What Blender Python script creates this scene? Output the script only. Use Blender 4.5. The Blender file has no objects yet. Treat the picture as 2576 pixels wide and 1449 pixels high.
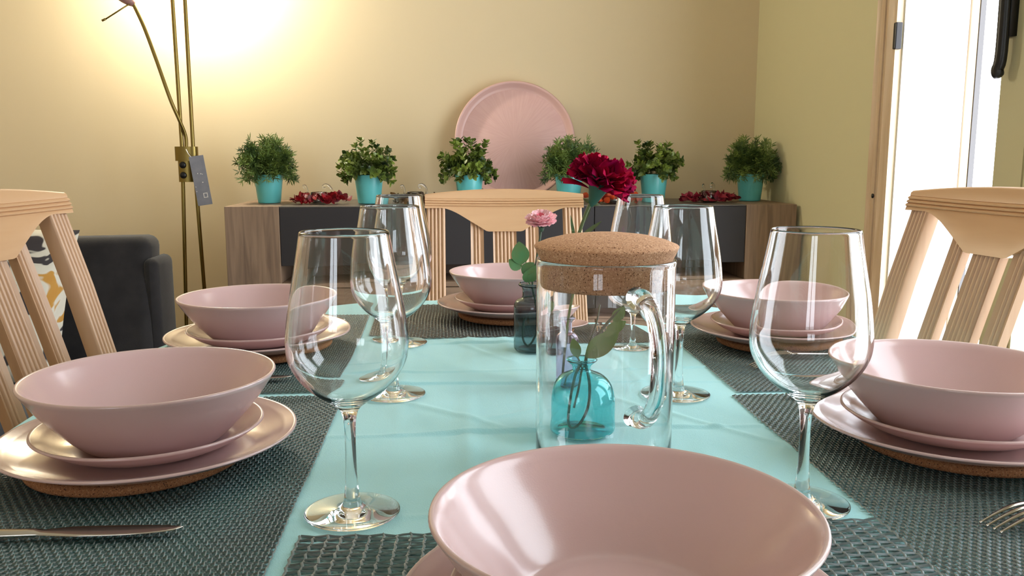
import bpy, bmesh, math, random
from math import sin, cos, pi, radians as R, exp, sqrt
from mathutils import Vector, Matrix, Euler

C = bpy.context.scene.collection
sc = bpy.context.scene
TZ = 0.75                                   # table top height; room axes: x right, y towards the far wall

# ------------------------------------------------------------------ camera
cam = bpy.data.objects.new('camera', bpy.data.cameras.new('camera'))
C.objects.link(cam)
cam.location = (0, 0, TZ + 0.2806)
cam.rotation_euler = (R(90 - 8.673), 0, R(-4.0))
cam.data.sensor_width = 36
cam.data.lens = 36 * 2160.5 / 2576
cam.data.clip_start = 0.02
sc.camera = cam

# ------------------------------------------------------------------ world, light, exposure
w = bpy.data.worlds.new('daylight')
sc.world = w
w.use_nodes = True
bg = w.node_tree.nodes['Background']
bg.inputs[0].default_value = (0.87, 0.91, 1.0, 1)
bg.inputs[1].default_value = 7.0
def portal(name, loc, rot, sx, sy):
    l = bpy.data.lights.new(name, 'AREA'); l.shape = 'RECTANGLE'; l.size = sx; l.size_y = sy
    l.cycles.is_portal = True
    o = bpy.data.objects.new(name, l); C.objects.link(o); o.location = loc; o.rotation_euler = rot
portal('door_daylight_portal', (1.40, 1.12, 1.12), (0, R(90), 0), 2.2, 2.1)
portal('window_daylight_portal', (-1.2, -2.42, 1.5), (R(90), 0, 0), 1.1, 1.1)  # serves the unseen window added behind the camera for even light
sc.view_settings.view_transform = 'Standard'
sc.view_settings.look = 'None'
sc.view_settings.gamma = 1
sc.view_settings.use_curve_mapping = False
sc.view_settings.exposure = 0.3
cy = sc.cycles
cy.max_bounces = 20; cy.transmission_bounces = 20; cy.glossy_bounces = 8; cy.diffuse_bounces = 6
cy.transparent_max_bounces = 24
cy.use_denoising = True
cy.sample_clamp_indirect = 8
cy.blur_glossy = 0.5

# ------------------------------------------------------------------ materials
def lin(c):
    return tuple(((v/255)/12.92 if v/255 <= .04045 else ((v/255+.055)/1.055)**2.4) for v in c) + (1,)
def mat(name, col, rough=.5, metal=0, coat=0, trans=0, ior=1.5, sheen=0, bump=None, var=None, spec=.5):
    """col sRGB; var=(colour2, scale, detail, (stretch)) mixes a second colour by noise; bump=(scale, strength)"""
    m = bpy.data.materials.new(name); m.use_nodes = True
    nt = m.node_tree; b = nt.nodes['Principled BSDF']
    b.inputs['Base Color'].default_value = lin(col)
    b.inputs['Roughness'].default_value = rough
    b.inputs['Metallic'].default_value = metal
    b.inputs['Coat Weight'].default_value = coat
    b.inputs['Coat Roughness'].default_value = .12
    b.inputs['Transmission Weight'].default_value = trans
    b.inputs['IOR'].default_value = ior
    b.inputs['Sheen Weight'].default_value = sheen
    b.inputs['Specular IOR Level'].default_value = spec
    tc = nt.nodes.new('ShaderNodeTexCoord')
    if var:
        mp = nt.nodes.new('ShaderNodeMapping'); mp.inputs['Scale'].default_value = var[3] if len(var) > 3 else (1, 1, 1)
        nt.links.new(tc.outputs['Object'], mp.inputs[0])
        n = nt.nodes.new('ShaderNodeTexNoise'); n.inputs['Scale'].default_value = var[1]; n.inputs['Detail'].default_value = var[2]
        nt.links.new(mp.outputs[0], n.inputs['Vector'])
        r = nt.nodes.new('ShaderNodeValToRGB'); r.color_ramp.elements[0].position = .35; r.color_ramp.elements[1].position = .65
        r.color_ramp.elements[0].color = lin(col); r.color_ramp.elements[1].color = lin(var[0])
        nt.links.new(n.outputs['Fac'], r.inputs[0]); nt.links.new(r.outputs[0], b.inputs['Base Color'])
    if bump:
        n2 = nt.nodes.new('ShaderNodeTexNoise'); n2.inputs['Scale'].default_value = bump[0]; n2.inputs['Detail'].default_value = 3
        nt.links.new(tc.outputs['Object'], n2.inputs['Vector'])
        bp = nt.nodes.new('ShaderNodeBump'); bp.inputs['Strength'].default_value = bump[1]; bp.inputs['Distance'].default_value = .002
        nt.links.new(n2.outputs['Fac'], bp.inputs['Height']); nt.links.new(bp.outputs[0], b.inputs['Normal'])
    return m

def cork(name, base, dark, light, sc_=1.0):
    m = mat(name, base, .85, bump=(700, .25), spec=.2)
    nt = m.node_tree; b = nt.nodes['Principled BSDF']; tc = nt.nodes['Texture Coordinate']
    v = nt.nodes.new('ShaderNodeTexVoronoi'); v.inputs['Scale'].default_value = 1250*sc_
    nt.links.new(tc.outputs['Object'], v.inputs['Vector'])
    sp = nt.nodes.new('ShaderNodeSeparateColor'); nt.links.new(v.outputs['Color'], sp.inputs[0])
    r = nt.nodes.new('ShaderNodeValToRGB'); e = r.color_ramp.elements
    e[0].position = 0; e[0].color = lin(dark); e[1].position = 1; e[1].color = lin(light)
    x = e.new(.035); x.color = lin(dark); x = e.new(.09); x.color = lin(base); x = e.new(.7); x.color = lin(base)
    nt.links.new(sp.outputs[0], r.inputs[0]); nt.links.new(r.outputs[0], b.inputs['Base Color'])
    return m

def wood(name, c1, c2, rough, axis, scale=9, dist=3.0):
    m = mat(name, c1, rough)
    nt = m.node_tree; b = nt.nodes['Principled BSDF']; tc = nt.nodes['Texture Coordinate']
    mp = nt.nodes.new('ShaderNodeMapping'); s = [1, 1, 1]; s[axis] = .07; mp.inputs['Scale'].default_value = s
    nt.links.new(tc.outputs['Object'], mp.inputs[0])
    n = nt.nodes.new('ShaderNodeTexNoise'); n.inputs['Scale'].default_value = scale*8; n.inputs['Detail'].default_value = 6; n.inputs['Distortion'].default_value = dist*.3
    nt.links.new(mp.outputs[0], n.inputs['Vector'])
    r = nt.nodes.new('ShaderNodeValToRGB'); r.color_ramp.elements[0].position = .3; r.color_ramp.elements[1].position = .7
    r.color_ramp.elements[0].color = lin(c1); r.color_ramp.elements[1].color = lin(c2)
    nt.links.new(n.outputs['Fac'], r.inputs[0]); nt.links.new(r.outputs[0], b.inputs['Base Color'])
    return m

def glass(name, col=(255, 255, 255), rough=0, ior=1.47):
    m = bpy.data.materials.new(name); m.use_nodes = True; nt = m.node_tree
    nt.nodes.remove(nt.nodes['Principled BSDF'])
    g = nt.nodes.new('ShaderNodeBsdfGlass'); g.inputs['Color'].default_value = lin(col); g.inputs['Roughness'].default_value = rough; g.inputs['IOR'].default_value = ior
    nt.links.new(g.outputs[0], nt.nodes['Material Output'].inputs[0])
    return m

def thin_glass(name):
    m = bpy.data.materials.new(name); m.use_nodes = True; nt = m.node_tree
    nt.nodes.remove(nt.nodes['Principled BSDF'])
    t = nt.nodes.new('ShaderNodeBsdfTransparent'); t.inputs[0].default_value = (.96, .98, .97, 1)
    g = nt.nodes.new('ShaderNodeBsdfGlossy'); g.inputs['Roughness'].default_value = .01
    f = nt.nodes.new('ShaderNodeFresnel'); f.inputs[0].default_value = 1.5
    mx = nt.nodes.new('ShaderNodeMixShader')
    ge = nt.nodes.new('ShaderNodeNewGeometry'); iv = nt.nodes.new('ShaderNodeMath'); iv.operation = 'SUBTRACT'; iv.inputs[0].default_value = 1
    ml = nt.nodes.new('ShaderNodeMath'); ml.operation = 'MULTIPLY'
    nt.links.new(ge.outputs['Backfacing'], iv.inputs[1]); nt.links.new(iv.outputs[0], ml.inputs[0]); nt.links.new(f.outputs[0], ml.inputs[1])
    nt.links.new(ml.outputs[0], mx.inputs[0]); nt.links.new(t.outputs[0], mx.inputs[1]); nt.links.new(g.outputs[0], mx.inputs[2])
    nt.links.new(mx.outputs[0], nt.nodes['Material Output'].inputs[0])
    return m

def emit(name, col, s):
    m = bpy.data.materials.new(name); m.use_nodes = True; nt = m.node_tree
    nt.nodes.remove(nt.nodes['Principled BSDF'])
    e = nt.nodes.new('ShaderNodeEmission'); e.inputs[0].default_value = lin(col); e.inputs[1].default_value = s
    nt.links.new(e.outputs[0], nt.nodes['Material Output'].inputs[0])
    return m

M = dict(
    wall=mat('yellow_wall_paint', (213, 195, 160), .8, bump=(60, .12), spec=.2),
    wall2=mat('olive_wall_paint', (202, 194, 154), .8, bump=(60, .12), spec=.2),  # same yellow paint as the back wall, its shaded olive tone put into the colour
    ceil=mat('ceiling_white', (226, 222, 210), .9),
    floor=mat('floor_tile', (150, 143, 134), .4, var=((136, 128, 118), 4, 3)),
    reveal=mat('white_reveal', (236, 236, 238), .6),
    grey=mat('grey_gasket', (92, 90, 90), .6),  # shade of the gap by the outer frame, given as a colour
    leaf_frame=mat('door_frame_olive', (180, 174, 138), .5),  # beige wood with the olive cast of its shaded side mixed in
    casing=wood('beech_casing', (206, 182, 152), (186, 158, 124), .45, 2, 6),
    black=mat('black_metal', (22, 20, 20), .35, .3),
    pink=mat('pink_stoneware', (204, 172, 170), .24, coat=.5, bump=(900, .03)),
    pinkrim=mat('bare_clay_rim', (202, 174, 168), .3),
    cork=cork('cork_lid', (194, 148, 114), (112, 72, 50), (226, 186, 152)),
    cork2=cork('cork_trivet', (150, 100, 66), (70, 40, 26), (180, 130, 92)),
    glass=glass('clear_glass'),
    turq_glass=glass('turquoise_glass', (206, 245, 247)),
    teal_glass=glass('smoky_teal_glass', (216, 224, 225)),
    lilac_glass=glass('lilac_glass', (244, 238, 247)),
    pane=thin_glass('window_pane_glass'),
    cloth=mat('turquoise_cotton', (166, 220, 224), .75, bump=(900, .35), sheen=.2, spec=.25),
    thread=mat('charcoal_thread', (62, 72, 72), .42, var=((52, 82, 80), 14, 3, (1, .3, 1)), spec=.5),
    thread2=mat('grey_thread', (122, 132, 130), .4, spec=.6),
    thread3=mat('dark_brown_thread', (62, 60, 58), .42, spec=.5),
    steel=mat('cutlery_steel', (188, 182, 172), .16, 1),
    beech=wood('beech_chair', (196, 160, 128), (188, 150, 118), .40, 2, 5),
    beechh=wood('beech_chair_rail', (200, 160, 120), (194, 153, 113), .40, 0, 5),
    oak=wood('grey_oak', (150, 124, 100), (112, 90, 72), .55, 2, 7),
    oakh=wood('grey_oak_drawer', (150, 124, 100), (112, 90, 72), .55, 0, 7),
    grphite=mat('graphite_front', (48, 45, 46), .55, spec=.3),
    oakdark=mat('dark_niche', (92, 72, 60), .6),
    topgrey=mat('cabinet_top_grey', (92, 86, 80), .4),
    brass=mat('brushed_brass', (134, 116, 66), .34, 1),
    rosewood=mat('mauve_lamp_head', (150, 110, 104), .4),
    tag=mat('grey_card', (128, 128, 134), .5, var=((118, 118, 126), 40, 3)),
    white=mat('white_print', (225, 220, 212), .6),
    dark_fabric=mat('charcoal_fabric', (42, 40, 40), .85, var=((34, 32, 33), 18, 4), sheen=.2, bump=(400, .3), spec=.2),
    seat_fabric=mat('slate_fabric', (80, 84, 92), .85, spec=.2),
    turqpot=mat('turquoise_enamel', (98, 192, 192), .35, coat=.3, bump=(120, .05)),
    soil=mat('dark_soil', (30, 26, 22), .95),
    grass=mat('feathery_green', (54, 78, 34), .5, var=((120, 140, 64), 26, 2)),
    leafg=mat('box_leaf_green', (36, 58, 28), .4, var=((124, 142, 56), 22, 2)),
    stem=mat('stem_green', (96, 108, 62), .5),
    stemd=mat('stem_dark_green', (70, 82, 62), .5),
    sprig=mat('leaf_green', (86, 116, 62), .5, var=((104, 134, 74), 30, 2)),
    sprig2=mat('rose_leaf_green', (70, 122, 74), .5, var=((90, 112, 60), 30, 2)),
    calyx=mat('calyx_green', (44, 86, 68), .5),
    carn=mat('crimson_petal', (178, 10, 52), .7, var=((140, 4, 62), 45, 2), spec=.08),
    rose=mat('pale_pink_petal', (250, 212, 216), .6, var=((250, 190, 198), 50, 2), spec=.2),
    rosec=mat('rose_heart_petal', (240, 130, 146), .6, spec=.2),
    redpet=mat('dried_red_petal', (166, 18, 30), .5, var=((96, 8, 18), 50, 2)),
    brownpet=mat('dried_brown_petal', (120, 84, 34), .6, var=((60, 30, 18), 50, 2)),
    orangepet=mat('dried_orange_petal', (206, 78, 24), .5, var=((130, 30, 16), 40, 2)),
    crimpet=mat('dried_crimson_petal', (150, 16, 44), .6, var=((100, 8, 30), 50, 2)),
    wax=mat('white_wax', (228, 222, 214), .5),
    tin=mat('tealight_tin', (180, 178, 176), .3, 1),
    tray=mat('pink_tray', (208, 168, 160), .4, coat=.1),
)
# tray: faint radial flower print that belongs to the tray itself
def tray_print():
    m = mat('pink_tray_print', (206, 166, 158), .45)
    nt = m.node_tree; b = nt.nodes['Principled BSDF']; tc = nt.nodes['Texture Coordinate']
    sep = nt.nodes.new('ShaderNodeSeparateXYZ'); nt.links.new(tc.outputs['Object'], sep.inputs[0])
    at = nt.nodes.new('ShaderNodeMath'); at.operation = 'ARCTAN2'
    nt.links.new(sep.outputs[1], at.inputs[0]); nt.links.new(sep.outputs[0], at.inputs[1])
    ln = nt.nodes.new('ShaderNodeVectorMath'); ln.operation = 'LENGTH'; nt.links.new(tc.outputs['Object'], ln.inputs[0])
    cb = nt.nodes.new('ShaderNodeCombineXYZ')
    m1 = nt.nodes.new('ShaderNodeMath'); m1.operation = 'MULTIPLY'; m1.inputs[1].default_value = 22; nt.links.new(at.outputs[0], m1.inputs[0])
    m2 = nt.nodes.new('ShaderNodeMath'); m2.operation = 'MULTIPLY'; m2.inputs[1].default_value = 14; nt.links.new(ln.outputs['Value'], m2.inputs[0])
    nt.links.new(m1.outputs[0], cb.inputs[0]); nt.links.new(m2.outputs[0], cb.inputs[1])
    n = nt.nodes.new('ShaderNodeTexNoise'); n.inputs['Scale'].default_value = 1; n.inputs['Detail'].default_value = 3
    nt.links.new(cb.outputs[0], n.inputs['Vector'])
    r = nt.nodes.new('ShaderNodeValToRGB'); r.color_ramp.elements[0].position = .4; r.color_ramp.elements[1].position = .62
    r.color_ramp.elements[0].color = lin((208, 168, 162)); r.color_ramp.elements[1].color = lin((213, 175, 169))
    nt.links.new(n.outputs['Fac'], r.inputs[0]); nt.links.new(r.outputs[0], b.inputs['Base Color'])
    return m
M['trayprint'] = tray_print()
# cushion print: cream with branches and ochre patches
def cushion_mat():
    m = mat('printed_cotton', (206, 200, 184), .8)
    nt = m.node_tree; b = nt.nodes['Principled BSDF']; tc = nt.nodes['Texture Coordinate']
    n = nt.nodes.new('ShaderNodeTexNoise'); n.inputs['Scale'].default_value = 9; n.inputs['Detail'].default_value = 2; n.inputs['Distortion'].default_value = 1.6
    nt.links.new(tc.outputs['Object'], n.inputs['Vector'])
    r = nt.nodes.new('ShaderNodeValToRGB'); e = r.color_ramp.elements
    e[0].position = 0; e[0].color = lin((50, 44, 44)); e[1].position = 1; e[1].color = lin((176, 110, 40))
    for p, c in ((.40, (56, 50, 52)), (.43, (206, 200, 184)), (.60, (214, 208, 192)), (.64, (190, 140, 60))):
        x = e.new(p); x.color = lin(c)
    nt.links.new(n.outputs['Fac'], r.inputs[0]); nt.links.new(r.outputs[0], b.inputs['Base Color'])
    return m
M['cushion'] = cushion_mat()

# ------------------------------------------------------------------ mesh helpers
def mesh_obj(name, verts, faces, m, parent=None, loc=(0, 0, 0), smooth=True, fm=None, mats=None):
    me = bpy.data.meshes.new(name)
    me.from_pydata([tuple(v) for v in verts], [], faces)
    for x in (mats or [m]): me.materials.append(x)
    if fm: me.polygons.foreach_set('material_index', fm)
    me.polygons.foreach_set('use_smooth', [smooth]*len(me.polygons))
    me.update()
    o = bpy.data.objects.new(name, me); C.objects.link(o); o.location = loc
    if parent: o.parent = parent
    return o
def tag(o, label, cat, group=None):
    o['label'] = label; o['category'] = cat
    if group: o['group'] = group
    return o
def structure(o): o['kind'] = 'structure'; return o
def thing(name, label, cat, loc, rz=0, group=None):
    o = bpy.data.objects.new(name, None); C.objects.link(o); o.location = loc; o.rotation_euler = (0, 0, rz)
    o.empty_display_size = .05
    return tag(o, label, cat, group)
def copy_thing(o, loc, rz, label, scale=None):
    c = o.copy(); C.objects.link(c); c.location = loc; c.rotation_euler = (0, 0, rz); c['label'] = label
    if scale: c.scale = scale
    for ch in o.children:
        d = ch.copy(); C.objects.link(d); d.parent = c
        for g in ch.children:
            e = g.copy(); C.objects.link(e); e.parent = d
    return c
def spline(pts, n=6):
    """Catmull-Rom through 2D/3D points"""
    P = [Vector(p) for p in pts]; out = []
    for i in range(len(P)-1):
        a, b, c, d = P[max(i-1, 0)], P[i], P[i+1], P[min(i+2, len(P)-1)]
        for k in range(n):
            t = k/n
            out.append(.5*((2*b)+(c-a)*t+(2*a-5*b+4*c-d)*t*t+(3*b-a-3*c+d)*t**3))
    out.append(P[-1]); return out
def lathe_data(prof, seg=72, fmf=None):
    V = []; F = []; rows = []; fm = []
    for r, z in prof:
        if r < 1e-6: rows.append([len(V)]); V.append((0, 0, z))
        else:
            rows.append(list(range(len(V), len(V)+seg)))
            V += [(r*cos(2*pi*k/seg), r*sin(2*pi*k/seg), z) for k in range(seg)]
    for i in range(len(rows)-1):
        a, b = rows[i], rows[i+1]
        for k in range(seg):
            k2 = (k+1) % seg
            if len(a) == 1 and len(b) == 1: continue
            if len(a) == 1: F.append((a[0], b[k2], b[k]))
            elif len(b) == 1: F.append((a[k], a[k2], b[0]))
            else: F.append((a[k], a[k2], b[k2], b[k]))
            fm.append(fmf(i) if fmf else 0)
    return V, F, fm
def lathe(name, prof, m, parent=None, loc=(0, 0, 0), seg=72, mats=None, fmf=None):
    V, F, fm = lathe_data(prof, seg, fmf)
    return mesh_obj(name, V, F, m, parent, loc, True, fm if mats else None, mats)
def rbox_data(lo, hi, bev=0, seg=2):
    bm = bmesh.new()
    bmesh.ops.create_cube(bm, size=1)
    for v in bm.verts:
        v.co = Vector([lo[i]+(v.co[i]+.5)*(hi[i]-lo[i]) for i in range(3)])
    if bev: bmesh.ops.bevel(bm, geom=list(bm.edges), offset=bev, segments=seg, profile=.5, affect='EDGES')
    return bm
def box(name, lo, hi, m, parent=None, bev=0.0, loc=(0, 0, 0), seg=2, xf=None):
    bm = rbox_data(lo, hi, bev, seg)
    if xf:
        for v in bm.verts: v.co = xf(v.co)
    me = bpy.data.meshes.new(name); bm.to_mesh(me); bm.free(); me.materials.append(m)
    o = bpy.data.objects.new(name, me); C.objects.link(o); o.location = loc
    if parent: o.parent = parent
    return o
class MB:
    """collects pieces into one mesh"""
    def __init__(s): s.V = []; s.F = []
    def add(s, V, F):
        n = len(s.V); s.V += [tuple(v) for v in V]; s.F += [tuple(i+n for i in f) for f in F]
    def box(s, lo, hi, xf=None):
        V = [Vector((x, y, z)) for x in (lo[0], hi[0]) for y in (lo[1], hi[1]) for z in (lo[2], hi[2])]
        if xf: V = [xf(v) for v in V]
        s.add(V, [(0, 1, 3, 2), (4, 6, 7, 5), (0, 4, 5, 1), (2, 3, 7, 6), (0, 2, 6, 4), (1, 5, 7, 3)])
    def tube(s, pts, rad, seg=8, cap=True):
        P = [Vector(p) for p in pts]; n = len(P)
        rr = rad if isinstance(rad, (list, tuple)) else [rad]*n
        up = Vector((0, 0, 1)); V = []; F = []
        d0 = (P[1]-P[0]).normalized()
        if abs(d0.dot(up)) > .95: up = Vector((1, 0, 0))
        u = d0.cross(up).normalized()
        for i in range(n):
            d = ((P[min(i+1, n-1)]-P[max(i-1, 0)])).normalized()
            u = (u-d*u.dot(d)).normalized(); v = d.cross(u)
            V += [P[i]+(u*cos(2*pi*k/seg)+v*sin(2*pi*k/seg))*rr[i] for k in range(seg)]
        for i in range(n-1):
            for k in range(seg):
                k2 = (k+1) % seg
                F.append((i*seg+k, i*seg+k2, (i+1)*seg+k2, (i+1)*seg+k))
        if cap:
            F.append(tuple(range(seg-1, -1, -1))); F.append(tuple((n-1)*seg+k for k in range(seg)))
        s.add(V, F)
    def extrude(s, poly, xf, a, b):
        """prism of 2D polygon between a and b, xf(p, t)->3D"""
        n = len(poly); V = [xf(p, a) for p in poly]+[xf(p, b) for p in poly]
        F = [(i, (i+1) % n, n+(i+1) % n, n+i) for i in range(n)]+[tuple(range(n-1, -1, -1)), tuple(range(n, 2*n))]
        s.add(V, F)
    def leaf(s, base, d, nrm, L, W, bend=.3, fold=.15, n=6, shape=1.0, tip=.0):
        d = Vector(d).normalized(); nrm = Vector(nrm); side = d.cross(nrm).normalized(); nrm = side.cross(d).normalized()
        V = []; F = []
        for i in range(n+1):
            t = i/n; wd = W*.5*(sin(pi*min(1, t**shape*.97+.015))**.8)
            c = Vector(base)+d*(L*t*(1-.15*bend*t))-nrm*(bend*L*t*t*.5)
            V += [c-side*wd+nrm*fold*wd, c, c+side*wd+nrm*fold*wd]
        for i in range(n):
            a = i*3
            F += [(a, a+1, a+4, a+3), (a+1, a+2, a+5, a+4)]
        s.add(V, F)
    def build(s, name, m, parent=None, loc=(0, 0, 0), smooth=True):
        return mesh_obj(name, s.V, s.F, m, parent, loc, smooth)
def autosmooth(o, ang=35):
    me = o.data; bm = bmesh.new(); bm.from_mesh(me)
    bmesh.ops.recalc_face_normals(bm, faces=bm.faces)
    for e in bm.edges:
        if len(e.link_faces) == 2 and e.calc_face_angle(0) > R(ang): e.smooth = False
    for f in bm.faces: f.smooth = True
    bm.to_mesh(me); bm.free(); return o
def recalc(o):
    me = o.data; bm = bmesh.new(); bm.from_mesh(me); bmesh.ops.recalc_face_normals(bm, faces=bm.faces); bm.to_mesh(me); bm.free(); return o

# ------------------------------------------------------------------ room shell
X0, X1, Y0, Y1, H = -2.3, 1.12, -2.4, 3.16, 2.5
WT = .18
structure(box('floor', (X0-.1, Y0-.1, -.05), (X1+WT, Y1+.1, 0), M['floor']))
structure(box('ceiling', (X0-.1, Y0-.1, H), (X1+WT, Y1+.1, H+.1), M['ceil']))
structure(box('wall_back', (X0-.1, Y1, 0), (X1+WT, Y1+.1, H), M['wall']))
structure(box('wall_left', (X0-.1, Y0, 0), (X0, Y1, H), M['wall']))
DY0, DY1, DZ = .12, 2.13, 2.12               # glazed door opening in the right wall
mb = MB()
mb.box((X1, DY1, 0), (X1+WT, Y1, H)); mb.box((X1, Y0, 0), (X1+WT, DY0, H)); mb.box((X1, DY0, DZ), (X1+WT, DY1, H))
structure(mb.build('wall_right', M['wall2'], smooth=False))
mb = MB()                                    # unseen wall behind the camera; window added for even light, twin-paned after bowl reflections
wx0, wx1, wz0, wz1 = -1.75, -.65, .95, 2.05
mb.box((X0-.1, Y0-.1, 0), (wx0, Y0, H)); mb.box((wx1, Y0-.1, 0), (X1+WT, Y0, H))
mb.box((wx0, Y0-.1, 0), (wx1, Y0, wz0)); mb.box((wx0, Y0-.1, wz1), (wx1, Y0, H))
structure(mb.build('wall_front', M['wall'], smooth=False))
mb = MB()
for x in (wx0, (wx0+wx1)/2-.03, wx1-.06): mb.box((x, Y0-.06, wz0), (x+.06, Y0-.01, wz1))
mb.box((wx0, Y0-.06, wz0), (wx1, Y0-.01, wz0+.06)); mb.box((wx0, Y0-.06, wz1-.06), (wx1, Y0-.01, wz1))
wf = structure(mb.build('window_1', M['casing'], smooth=False))
box('pane', (wx0+.05, Y0-.04, wz0+.05), (wx1-.05, Y0-.036, wz1-.05), M['pane'], wf)
# door reveal (white, in the wall's thickness), outer frame and the gap's shade as a grey strip
structure(box('trim_1', (X1+.002, DY1-.006, 0), (X1+WT-.012, DY1+.002, DZ), M['reveal']))
structure(box('trim_2', (X1+WT-.012, DY1-.012, 0), (X1+WT+.010, DY1+.002, DZ), M['casing'], bev=.003))
structure(box('trim_3', (X1+WT+.010, DY1-.014, 0), (X1+WT+.024, DY1+.002, DZ), M['grey']))
# beech casing around the opening, moulded profile
prof = [(0, 0), (.004, .012), (.012, .018), (.020, .016), (.024, .012), (.036, .013), (.048, .017), (.056, .019), (.060, .006), (.064, .006), (.067, .020), (.084, .024), (.094, .018), (.104, .016), (.112, .016), (.112, 0)]
def casing(name, y_out, sgn):
    m_ = MB(); m_.extrude(prof, lambda p, t: Vector((X1-p[1], y_out-sgn*p[0], t)), 0, DZ+.10)
    return autosmooth(recalc(m_.build(name, M['casing'])), 40)
structure(casing('trim_4', DY1+.112, 1))
structure(casing('trim_5', DY0-.112, -1))
structure(box('trim_6', (X1-.02, DY0-.11, DZ+.0), (X1, DY1+.11, DZ+.11), M['casing'], bev=.004))
hg = structure(box('trim_7', (X1-.022, DY1-.010, TZ+.545), (X1-.004, DY1+.004, TZ+.610), M['black'], bev=.003))
kn = structure(lathe('trim_8', [(0, 0), (.006, 0), (.006, .002), (0, .003)], M['black'], loc=(X1-.021, 2.185, TZ+.18)))
kn.rotation_euler = (0, R(-90), 0)
# closed glazed leaves
def door_leaf(idx, ya, yb):
    sx0, sx1 = X1+.010, X1+.055
    st = .108
    m_ = MB()
    m_.box((sx0, ya, .02), (sx1, ya+st, DZ-.01)); m_.box((sx0, yb-st, .02), (sx1, yb, DZ-.01))
    m_.box((sx0, ya+st, .02), (sx1, yb-st, .2)); m_.box((sx0, ya+st, DZ-.12), (sx1, yb-st, DZ-.01))
    o = structure(m_.build('door_%d' % idx, M['leaf_frame'], smooth=False))
    m2 = MB()
    for yy in (ya+st-.012, ya+st+.0, yb-st-.0, yb-st+.012):
        m2.box((sx0-.006, yy-.003, .2), (sx0+.001, yy+.003, DZ-.12))
    m2.build('glazing_bead', M['leaf_frame'], o, smooth=False)
    box('pane', (X1+.03, ya+st, .2), (X1+.034, yb-st, DZ-.12), M['pane'], o)
    return o
d1 = door_leaf(1, .935, 1.737)
door_leaf(2, .13, .93)
hb = MB()
hz = TZ
hb.tube(spline([(X1-.012, 1.711, hz+.80), (X1-.012, 1.711, hz+.66), (X1-.012, 1.709, hz+.49), (X1-.013, 1.716, hz+.455), (X1-.010, 1.711, hz+.440)], 5), [.012]*18+[.011, .009, .005], 10)
hb.box((X1-.006, 1.698, hz+.52), (X1+.012, 1.725, hz+.80))
hb.build('door_handle', M['black'], d1)

# ------------------------------------------------------------------ table with cloth
TCX, TCY, TA, TB, TN = .10, .985, .56, .70, 2.6
def outline(th, grow=0):
    c, s_ = cos(th), sin(th)
    a, b = TA+grow, TB+grow
    k = (abs(c/a)**TN+abs(s_/b)**TN)**(-1/TN)
    return k*c, k*s_
tb = thing('dining_table', 'dining table hidden under the turquoise cloth, between the wooden chairs', 'table', (TCX, TCY, 0))
poly = [outline(2*pi*k/120, -.004) for k in range(120)]
mb = MB(); mb.extrude(poly, lambda p, t: Vector((p[0], p[1], t)), TZ-.032, TZ-.002); autosmooth(recalc(mb.build('tabletop', M['beechh'], tb)))
mb = MB(); mb.box((-.36, -.5, TZ-.11), (.36, -.48, TZ-.032)); mb.box((-.36, .48, TZ-.11), (.36, .5, TZ-.032)); mb.box((-.38, -.5, TZ-.11), (-.36, .5, TZ-.032)); mb.box((.36, -.5, TZ-.11), (.38, .5, TZ-.032))
mb.build('apron', M['beechh'], tb, smooth=False)
for sx in (-1, 1):
    for sy in (-1, 1):
        box('leg', (sx*.385-.028, sy*.515-.028, 0), (sx*.385+.028, sy*.515+.028, TZ-.032), M['beech'], tb, bev=.004)

rnd = random.Random(5)
waves = [(rnd.uniform(3, 16), rnd.uniform(3, 16), rnd.uniform(0, 6.28), rnd.uniform(.0001, .00035)) for _ in range(10)]
def cloth_h(x, y):
    h = 0
    def g(d, w_, a): return a*exp(-(d/w_)**2)
    # fold lines left by ironing, across and along the table
    for (yy, a, ph, am) in ((.845, .0022, .4, .004), (1.035, .0018, 2.0, .006), (1.105, .0014, 4.0, .004), (1.27, .0016, 1.0, .005), (.64, .001, 3, .002)):
        d = y-yy-am*sin(7*x+ph)-.4*am*sin(23*x+ph)
        fade = .55+.45*sin(3.1*x*4+ph)
        h += g(d-.004, .0045, a*(.7*fade+.5)*1.5)-g(d+.003, .003, a*.9*fade)
    for (xx, a, ph, am) in ((.02, .0014, .9, .006), (.075, .0010, 2.2, .008), (.235, .0012, 3.3, .008), (-.06, .0007, 5, .006)):
        d = x-xx-am*sin(5*y+ph)
        h += g(d, .010, 1.9*a*(.6+.4*sin(9*y+ph)))
    # slanting pulls
    for (px, py, dx, dy, L_, a) in ((-.02, .93, .75, -.66, .12, .0012), (.27, .86, -.6, .8, .14, .0012), (.03, 1.24, .5, -.86, .09, .0010), (.10, .93, .9, .43, .09, .0008), (.33, .80, .5, .86, .1, .0009)):
        u = (x-px)*dx+(y-py)*dy; v = -(x-px)*dy+(y-py)*dx
        h += 1.7*a*exp(-(v/.006)**2)*exp(-(u/L_)**4)
    for a, b, p, am in waves: h += am*sin(a*x*3+b*y*2+p)
    m_ = 1/(1+exp((abs(x-.10)-.235)/.008))/(1+exp((.60-y)/.01))/(1+exp((y-1.325)/.01))
    h = h*(m_+.12*(1-m_))
    for ox_, oy_, r_ in ((-.081, .653, .037), (-.071, .995, .037), (-.077, 1.28, .037), (.281, .646, .037), (.265, .971, .037), (.279, 1.261, .037), (.127, .70, .058), (.1265, .832, .037), (.1185, 1.222, .031), (.1325, 1.035, .020)):
        d = sqrt((x-ox_)**2+(y-oy_)**2)
        h *= 1-.75/(1+exp((d-r_-.006)/.003))
    return max(min(h, .0042), -.0004)
NT, NR = 560, 210
V = [(0, 0, 0)]; F = []
rings = [((k+1)/NR) for k in range(NR)]
drop = [.004, .012, .03, .05, .07, .09, .105, .12]
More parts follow.
